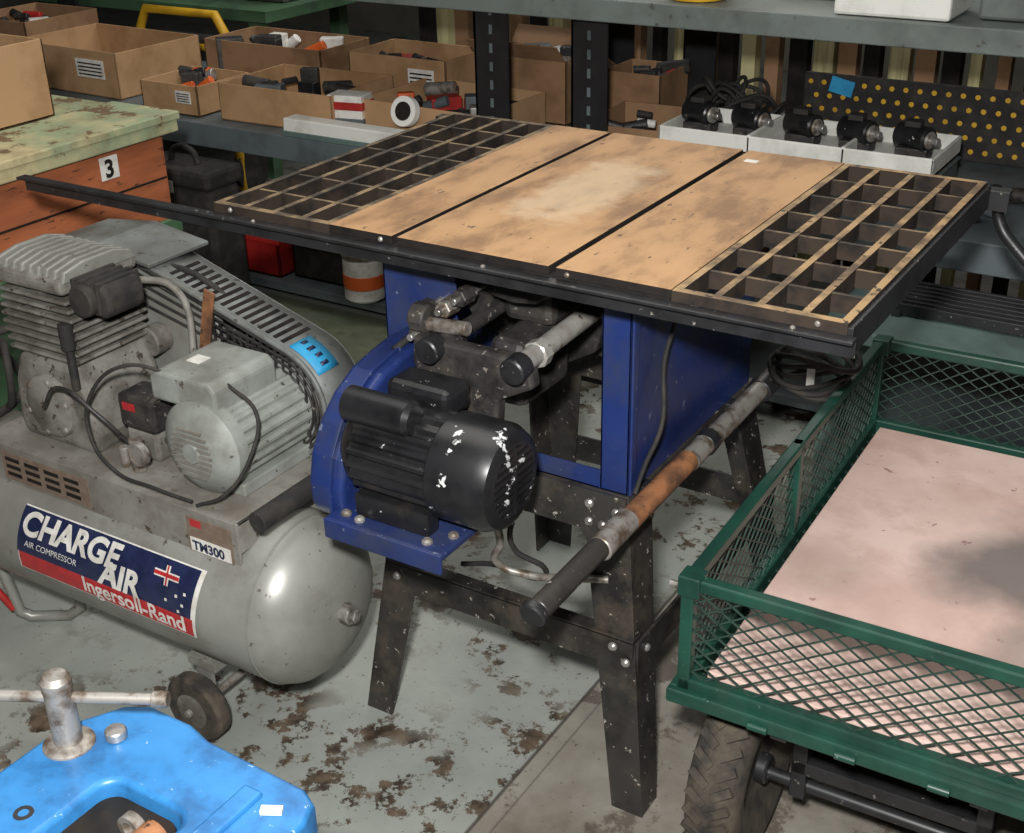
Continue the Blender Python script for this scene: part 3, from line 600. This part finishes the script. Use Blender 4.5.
box(V,"pedestal_column",.60,.82,-1.08,-.86,.03,.30,VDARK,bevel=.01); box(V,"pedestal_base",.56,.86,-1.12,-.82,0,.03,VDARK,bevel=.005)

# ================================================================ LEFT WORKBENCH
B=root("workbench",(-1.3,.2,0))
box(B,"bench_top",-1.75,-.82,-.5,.72,.855,.90,BTOP,bevel=.004)
box(B,"bench_top_strip",-1.05,-.815,-.5,.725,.885,.905,BTOP,bevel=.003)
boxes(B,"bench_apron",[(-.875,-.845,-.46,.68,.62,.855),(-1.7,-.85,.66,.69,.66,.855),(-1.7,-.85,-.46,-.43,.66,.855)],ORW,bevel=.003)
boxes(B,"apron_seam",[(-.846,-.843,-.46,.68,.742,.747)],RIB)
boxes(B,"bench_legs",[(-.95,-.85,.58,.68,0,.86),(-.95,-.85,-.46,-.36,0,.86),(-1.7,-1.6,.58,.68,0,.86),(-1.7,-1.6,-.46,-.36,0,.86)],ORW,bevel=.004)
box(B,"bench_lower_shelf",-1.7,-.88,-.44,.62,.28,.31,OLIVE)
box(B,"lot_tag",-.842,-.840,.475,.53,.785,.84,LWH,bevel=0)
me=text_mesh("3",.058,0,.002)
for v in me.vertices: v.co=(-.8385,.486+v.co.x,.792+v.co.y)
reg("lot_tag_text",me,RIB,B)
boxes(B,"bench_rail",[(-.845,-.83,-.5,.70,.60,.64)],OLIVE,bevel=.003)

def cbox(name,x,y,z,w,d,h,mat=CARD,rz=0,fill=None,label=False,flaps=False):
    o=root(name,(x,y,z)); t=.006
    L=[(x-w/2,x+w/2,y-d/2,y-d/2+t,z,z+h),(x-w/2,x+w/2,y+d/2-t,y+d/2,z,z+h),(x-w/2,x-w/2+t,y-d/2,y+d/2,z,z+h),(x+w/2-t,x+w/2,y-d/2,y+d/2,z,z+h),(x-w/2,x+w/2,y-d/2,y+d/2,z,z+t)]
    boxes(o,"walls",L,mat,bevel=.0015)
    if flaps:
        bm=bmesh.new()
        T=Matrix.Translation((x,y-d/2,z+h))@Matrix.Rotation(ra(-35-random.random()*40),4,'X'); addbox(bm,-w/2+.004,w/2-.004,-d*.35,0,-.003,.0,T=T)
        T=Matrix.Translation((x+w/2,y,z+h))@Matrix.Rotation(ra(20+random.random()*40),4,'Y'); addbox(bm,0,w*.3,-d/2+.01,d/2-.01,-.003,.0,T=T)
        T=Matrix.Translation((x,y+d/2,z+h))@Matrix.Rotation(ra(50),4,'X'); addbox(bm,-w/2+.004,w/2-.004,0,d*.3,-.003,.0,T=T)
        from_bm("flaps",bm,mat,o)
    if fill:
        for i in range(13):
            a=random.uniform(x-w*.36,x+w*.36); b_=random.uniform(y-d*.36,y+d*.36); s=random.uniform(.02,.05)
            m=random.choice(fill)
            if i%2: box(o,"item_%d"%i,a-s,a+s,b_-s*.6,b_+s*.6,z+t,z+h*random.uniform(.6,1.12),m,bevel=.004,rz=random.random())
            else: cyl(o,"item_%d"%i,(a-s,b_,z+h*random.uniform(.5,.95)),(a+s,b_+s*.6,z+h*random.uniform(.6,1.0)),s*.45,m)
    if label:
        box(o,"label",x+w*.12,x+w*.38,y-d/2-.002,y-d/2,z+h*.4,z+h*.8,LWH,bevel=0)
        boxes(o,"label_print",[(x+w*.14,x+w*.36,y-d/2-.003,y-d/2-.002,z+h*(.45+.08*q),z+h*(.48+.08*q)) for q in range(4)],RIB)
    if rz: o.rotation_euler=(0,0,rz)
    return o
JUNK=[RUB,DARKM,STEELR,BLK,BSHELF,DARKM,RED,ORG,DARKM,LWH]
cbox("cardboard_box",-1.30,.30,.906,.50,.48,.185,CARD,fill=[RUB,DARKM])

# ================================================================ SHELVING
F=root("storage_shelving",(0,1.85,0)); sy0,sy1=1.5,2.25
def post(n,x,y): boxes(F,n,[(x-.055,x+.055,y,y+.006,0,2.1),(x-.055,x-.049,y,y+.05,0,2.1)],POST)
for i,(x,y) in enumerate(((-.385,sy0-.01),(-.385,sy1),(-3.0,sy0-.01),(-3.0,sy1),(1.9,sy0-.01),(1.9,sy1),(-.10,sy0+.03),(-.10,sy1))): post("post_%d"%(i+1),x,y)
boxes(F,"post_holes",[(-.39,-.38,sy0-.0115,sy0-.009,.7+.05*i,.725+.05*i) for i in range(14)]+[(-.105,-.095,sy0+.028,sy0+.031,.7+.05*i,.725+.05*i) for i in range(14)],BSHELF)
box(F,"shelf_lower",-3.0,1.9,sy0,sy1,.60,.63,BSHELF); box(F,"beam_lower",-3.0,1.9,sy0-.03,sy0,.555,.632,BSHELF)
box(F,"shelf_upper",-1.3,1.9,sy0,sy1,1.09,1.115,GSHELF); box(F,"beam_upper",-1.3,1.9,sy0-.03,sy0,1.06,1.117,GSHELF)
box(F,"beam_upper_back",-1.3,1.9,sy1-.03,sy1,1.06,1.115,GSHELF)
box(F,"shelf_floor",-3.0,1.9,sy0+.05,sy1,.06,.09,BSHELF)
z=.632
cbox("cardboard_box.001",-1.26,1.72,z,.46,.34,.12,CARD,fill=JUNK,rz=.03)
cbox("cardboard_box.002",-2.28,1.80,z,.56,.40,.16,CARD,fill=None,label=True,rz=-.03)
cbox("cardboard_box.003",-1.70,1.66,z,.26,.26,.10,CARD,label=True,fill=JUNK)
cbox("cardboard_box.004",-1.62,2.05,z,.54,.28,.17,CARD2,fill=JUNK)
cbox("cardboard_box.005",-.72,1.78,z,.46,.36,.11,CARD,fill=JUNK,rz=-.04)
cbox("cardboard_box.006",-1.06,2.08,z,.40,.26,.17,CARD,fill=JUNK,label=True)
cbox("cardboard_box.007",-.60,2.1,z,.34,.22,.2,CARD2,fill=JUNK,flaps=True)
cbox("cardboard_box.008",.02,1.78,z,.40,.30,.12,CARD2,fill=JUNK,rz=.06)
cbox("cardboard_box.009",-.22,2.12,z,.2,.2,.18,CARD2,fill=JUNK)
cbox("cardboard_box.010",-2.80,1.9,z,.36,.36,.2,CARD2,fill=JUNK)
LT=root("fluorescent_light_batten",(-.95,1.5,z))
prism(LT,"housing",[(1.475,z),(1.545,z),(1.54,z+.055),(1.48,z+.055)],'x',-1.16,-.62,WHITE,bevel=.004); box(LT,"green_edge",-1.16,-.62,1.47,1.476,z,z+.018,TEAL)
TR=root("tape_roll",(-.74,1.62,z)); 
lathe(TR,"roll",(-.74,1.57,z+.10),(0,-1,.3),[(0,.025),(0,.045),(.025,.045),(.025,.025)],WHITE); lathe(TR,"core",(-.74,1.55,z+.106),(0,-1,.3),[(0,.028),(.006,.028),(.006,.02)],RIB)
RB=root("printed_carton",(-1.02,1.62,z)); box(RB,"carton",-1.06,-.94,1.58,1.66,z,z+.12,LWH,rz=.2); box(RB,"carton_red",-1.063,-.937,1.577,1.663,z+.075,z+.10,RED,rz=.2); box(RB,"carton_grey",-1.063,-.937,1.577,1.663,z+.03,z+.05,BSHELF,rz=.2)
PB=root("plinth_box",(.46,1.68,z)); box(PB,"body",.10,.83,1.56,1.80,z,z+.10,BSHELF); box(PB,"lid",.095,.835,1.555,1.805,z+.10,z+.108,GSHELF)
zt=z+.110
WT=root("tray_of_small_motors",(.46,1.68,zt))
boxes(WT,"tray",[(.10,.83,1.55,1.558,zt,zt+.050),(.10,.83,1.80,1.808,zt,zt+.050),(.10,.108,1.55,1.808,zt,zt+.050),(.822,.83,1.55,1.808,zt,zt+.050),(.35,.36,1.55,1.808,zt,zt+.053),(.60,.61,1.55,1.808,zt,zt+.053),(.10,.83,1.55,1.808,zt,zt+.012)],WHITE,bevel=.003)
for i in range(5):
    x=.17+.145*i; zz=zt+.012; o=WT; n="motor_%d_"%(i+1)
    box(o,n+"foot",x-.045,x+.035,1.65,1.71,zz,zz+.03,DARKM); cyl(o,n+"body",(x-.05,1.70,zz+.052),(x+.035,1.665,zz+.052),.032,BLKM); cyl(o,n+"shaft",(x+.035,1.665,zz+.052),(x+.06,1.655,zz+.052),.010,STEEL)
    cyl(o,n+"ring",(x+.032,1.667,zz+.052),(x+.040,1.664,zz+.052),.022,STEELR); box(o,n+"cap",x-.03,x+.01,1.66,1.70,zz+.08,zz+.095,RUB)
YP=root("dotted_panel",(.65,2.2,z))
box(YP,"panel",.28,1.35,2.16,2.175,z,z+.205,RUB)
bm=bmesh.new()
for i in range(26):
    for j in range(5):
        T=Matrix.Translation((.30+i*.040+(.02 if j%2 else 0),2.158,z+.028+j*.038)); 
        vs=[bm.verts.new(T@Vector((.0075*math.cos(a),0,.0075*math.sin(a)))) for a in [q*math.pi/5 for q in range(10)]]; bm.faces.new(vs)
from_bm("dots",bm,YEL,YP)
box(YP,"blue_sticker",.36,.43,2.154,2.158,z+.15,z+.195,CYAN,bevel=0,ry=.2)
for i in range(14):
    x=.90+.05*i; y=1.60+.10*(i%4); n="machine_part"+("" if i==0 else ".%03d"%i); o=root(n,(x,y,z))
    if i%2: box(o,"block",x-.022,x+.022,y-.03,y+.03,z,z+.05,(DARKM,BSHELF)[i%4==1],bevel=.004,rz=i); box(o,"lug",x-.012,x+.012,y-.012,y+.012,z+.05,z+.075,(CYAN if i==5 else BLK),rz=i); cyl(o,"pin",(x-.03,y,z+.03),(x+.03,y+.01,z+.035),.008,STEELR)
    else: cyl(o,"barrel",(x-.03,y,z+.024),(x+.03,y+.03,z+.024),.020,DARKM); cyl(o,"flange",(x+.02,y+.025,z+.024),(x+.028,y+.029,z+.024),.0235,STEELR)
CB=root("cable_pile",(.0,1.9,z))
for k in range(14):
    c0=(.14+random.uniform(-.10,.08),2.0+random.uniform(-.05,.05)); rr=random.uniform(.05,.13)
    tube(CB,"loop_%d"%k,[(c0[0]+rr*math.cos(a),c0[1]+rr*.7*math.sin(a),z+.04+.012*k*.8+.03*math.sin(a*2+k)) for a in [i*math.pi/4 for i in range(8)]],.006,RUB,cyclic=True)
zu=1.1175
def crate(name,x,y,w,d,h,mat):
    o=root(name,(x,y,zu)); box(o,"body",x-w/2,x+w/2,y-d/2,y+d/2,zu,zu+h,mat,bevel=.008); box(o,"lid",x-w/2-.006,x+w/2+.006,y-d/2-.006,y+d/2+.006,zu+h,zu+h+.02,mat,bevel=.005)
crate("white_storage_box",.70,1.60,.27,.2,.12,WHITE); crate("white_storage_box.001",.44,1.80,.2,.2,.10,WHITE); crate("white_storage_box.002",1.05,1.72,.34,.3,.10,GSHELF)
YB=root("yellow_bucket",(.18,1.59,zu)); lathe(YB,"bucket",(.18,1.59,zu),(0,0,1),[(0,.07),(.02,.075),(.15,.09),(.155,.085),(.02,.07)],YEL); 
VB=root("vertical_board_stack",(0,2.75,0))
L=[];L2=[]
for i in range(44):
    x=-1.5+i*.085; (L if i%3 else L2).append((x,x+random.uniform(.03,.07),2.7,2.75,0,random.uniform(1.3,1.7)))
boxes(VB,"boards_cream",L[::2],CREAM); boxes(VB,"boards_brown",L[1::2],CARD2); boxes(VB,"boards_dark",L2,RIB)
boxes(VB,"support_rail",[(-1.6,2.3,2.76,2.80,.3,.36),(-1.6,2.3,2.76,2.80,1.1,1.16)],POST)
def bin_(name,x0,x1,y0,y1,h,mat,z=0.):
    o=root(name,((x0+x1)/2,(y0+y1)/2,z)); t=.01
    boxes(o,"walls",[(x0,x1,y0,y0+t,z,z+h),(x0,x1,y1-t,y1,z,z+h),(x0,x0+t,y0,y1,z,z+h),(x1-t,x1,y0,y1,z,z+h),(x0,x1,y0,y1,z,z+t)],mat,bevel=.003)
    boxes(o,"rim",[(x0-.01,x1+.01,y0-.01,y0+t,z+h-.02,z+h),(x0-.01,x1+.01,y1-t,y1+.01,z+h-.02,z+h),(x0-.01,x0+t,y0,y1,z+h-.02,z+h),(x1-t,x1+.01,y0,y1,z+h-.02,z+h)],mat,bevel=.003)
    return o
bin_("red_crate",-2.0,-1.33,1.58,1.90,.14,RED,.092); bin_("black_crate",-1.30,-1.06,1.62,1.95,.14,RUB,.092)
TC=root("black_tool_case",(-1.5,1.38,0)); box(TC,"case",-1.66,-1.34,1.30,1.45,0,.47,RUB,bevel=.02); box(TC,"lid",-1.67,-1.33,1.29,1.46,.47,.53,RUB,bevel=.015); tube(TC,"handle",[(-1.56,1.37,.53),(-1.54,1.37,.57),(-1.46,1.37,.57),(-1.44,1.37,.53)],.01,RUB); box(TC,"latch",-1.52,-1.48,1.284,1.29,.45,.49,STEELR)
for i,(x,y) in enumerate(((-.96,1.58),(-.80,1.66))):
    n="paint_can"+("" if i==0 else ".001"); o=root(n,(x,y,.092)); cyl(o,"can",(x,y,.092),(x,y,.24),.07,LWH if i==0 else BSHELF); cyl(o,"band_orange",(x,y,.13),(x,y,.19),.0715,ORG if i==0 else LWH); lathe(o,"lid",(x,y,.24),(0,0,1),[(0,.07),(.004,.073),(.01,.073),(.01,.062),(.006,.06)],STEELR)
GT=root("green_table",(-3.4,3.1,0))
box(GT,"top",-4.6,-2.3,2.7,3.4,.70,.75,OLIVE); boxes(GT,"legs",[(x,x+.06,y,y+.06,0,.70) for x in (-4.5,-2.45) for y in (2.75,3.3)],OLIVE); boxes(GT,"rails",[(-4.5,-2.4,2.74,2.79,.50,.58),(-4.5,-2.4,2.74,2.79,.12,.18)],OLIVE)
for i in range(6):
    x=-4.3+.36*i; n="toolbox"+("" if i==0 else ".%03d"%i); o=root(n,(x,3.0,.7505)); m_=(DARKM,RUB,CARD2,BSHELF,RUB,GUARD)[i]
    box(o,"body",x-.13,x+.13,2.9,3.1,.7505,.88,m_,bevel=.01); box(o,"lid",x-.135,x+.135,2.895,3.105,.88,.91,m_,bevel=.01); tube(o,"handle",[(x-.06,3.0,.91),(x-.05,3.0,.95),(x+.05,3.0,.95),(x+.06,3.0,.91)],.008,STEELR)
HT=root("yellow_trolley",(-2.6,2.45,0))
tube(HT,"frame",[(-2.85,2.5,.02),(-2.85,2.5,.68),(-2.80,2.5,.76),(-2.40,2.5,.76),(-2.35,2.5,.68),(-2.35,2.5,.02)],.02,YEL,smooth=False); tube(HT,"crossbar",[(-2.85,2.5,.62),(-2.35,2.5,.62)],.015,YEL,smooth=False); box(HT,"tray",-2.84,-2.36,2.49,2.62,.30,.33,RUB); box(HT,"bag",-2.78,-2.42,2.50,2.60,.33,.66,RUB,bevel=.03)
for i,x in enumerate((-2.87,-2.37)): lathe(HT,"wheel_%d"%i,(x,2.56,.1),(1,0,0),[(0,.05),(.005,.1),(.035,.1),(.04,.05)],RUB)
RP=root("teal_platform",(1.2,1.3,0))
box(RP,"top",.72,1.9,1.12,1.45,.47,.50,TEAL); boxes(RP,"legs",[(x,x+.05,y,y+.05,0,.47) for x in (.74,1.83) for y in (1.13,1.39)],TEAL)
SG=root("slatted_grate",(1.2,1.36,.5)); boxes(SG,"slats",[(.85,1.8,1.26+.026*i,1.272+.026*i,.505,.53) for i in range(7)],BLK,bevel=.001); boxes(SG,"ends",[(.85,.87,1.25,1.44,.50,.515),(1.78,1.8,1.25,1.44,.50,.515)],BLK)
MP=root("power_tool",(1.18,1.0,0))
cyl(MP,"body",(1.12,1.01,.08),(1.30,1.01,.10),.065,BLKM); box(MP,"base",1.08,1.34,.95,1.07,0,.03,DARKM); cyl(MP,"disc",(1.30,1.01,.10),(1.315,1.01,.10),.08,STEELR); box(MP,"blue_part",1.14,1.22,.98,1.05,.14,.19,CYAN,bevel=.01)

# ================================================================ LIGHTS
def area(n,loc,tgt,size,e,col=(1,1,1)):
    l=bpy.data.lights.new(n,'AREA'); l.energy=e; l.size=size; l.color=col; o=bpy.data.objects.new(n,l); COL.objects.link(o); o.location=loc
    o.rotation_euler=(Vector(tgt)-Vector(loc)).to_track_quat('-Z','Y').to_euler(); return o
area("flash_lamp",(1.52,-1.60,1.86),(.3,.8,.55),.10,86,(1,.985,.96))
area("overhead_fill",(0,.6,3.2),(0,.6,0),2.2,40,(1,.97,.92)); area("overhead_fill.001",(-1,3.4,3.2),(-1,3.2,0),2.,62,(1,.98,.94)); area("overhead_fill.002",(1.5,-2,3.2),(1.5,-2,0),2.,12)  # added overhead fill lights, no fixtures seen, mainly to brighten the background
w=bpy.data.worlds.new("world"); sc.world=w; w.use_nodes=True; w.node_tree.nodes["Background"].inputs[0].default_value=(.8,.85,.9,1); w.node_tree.nodes["Background"].inputs[1].default_value=.3
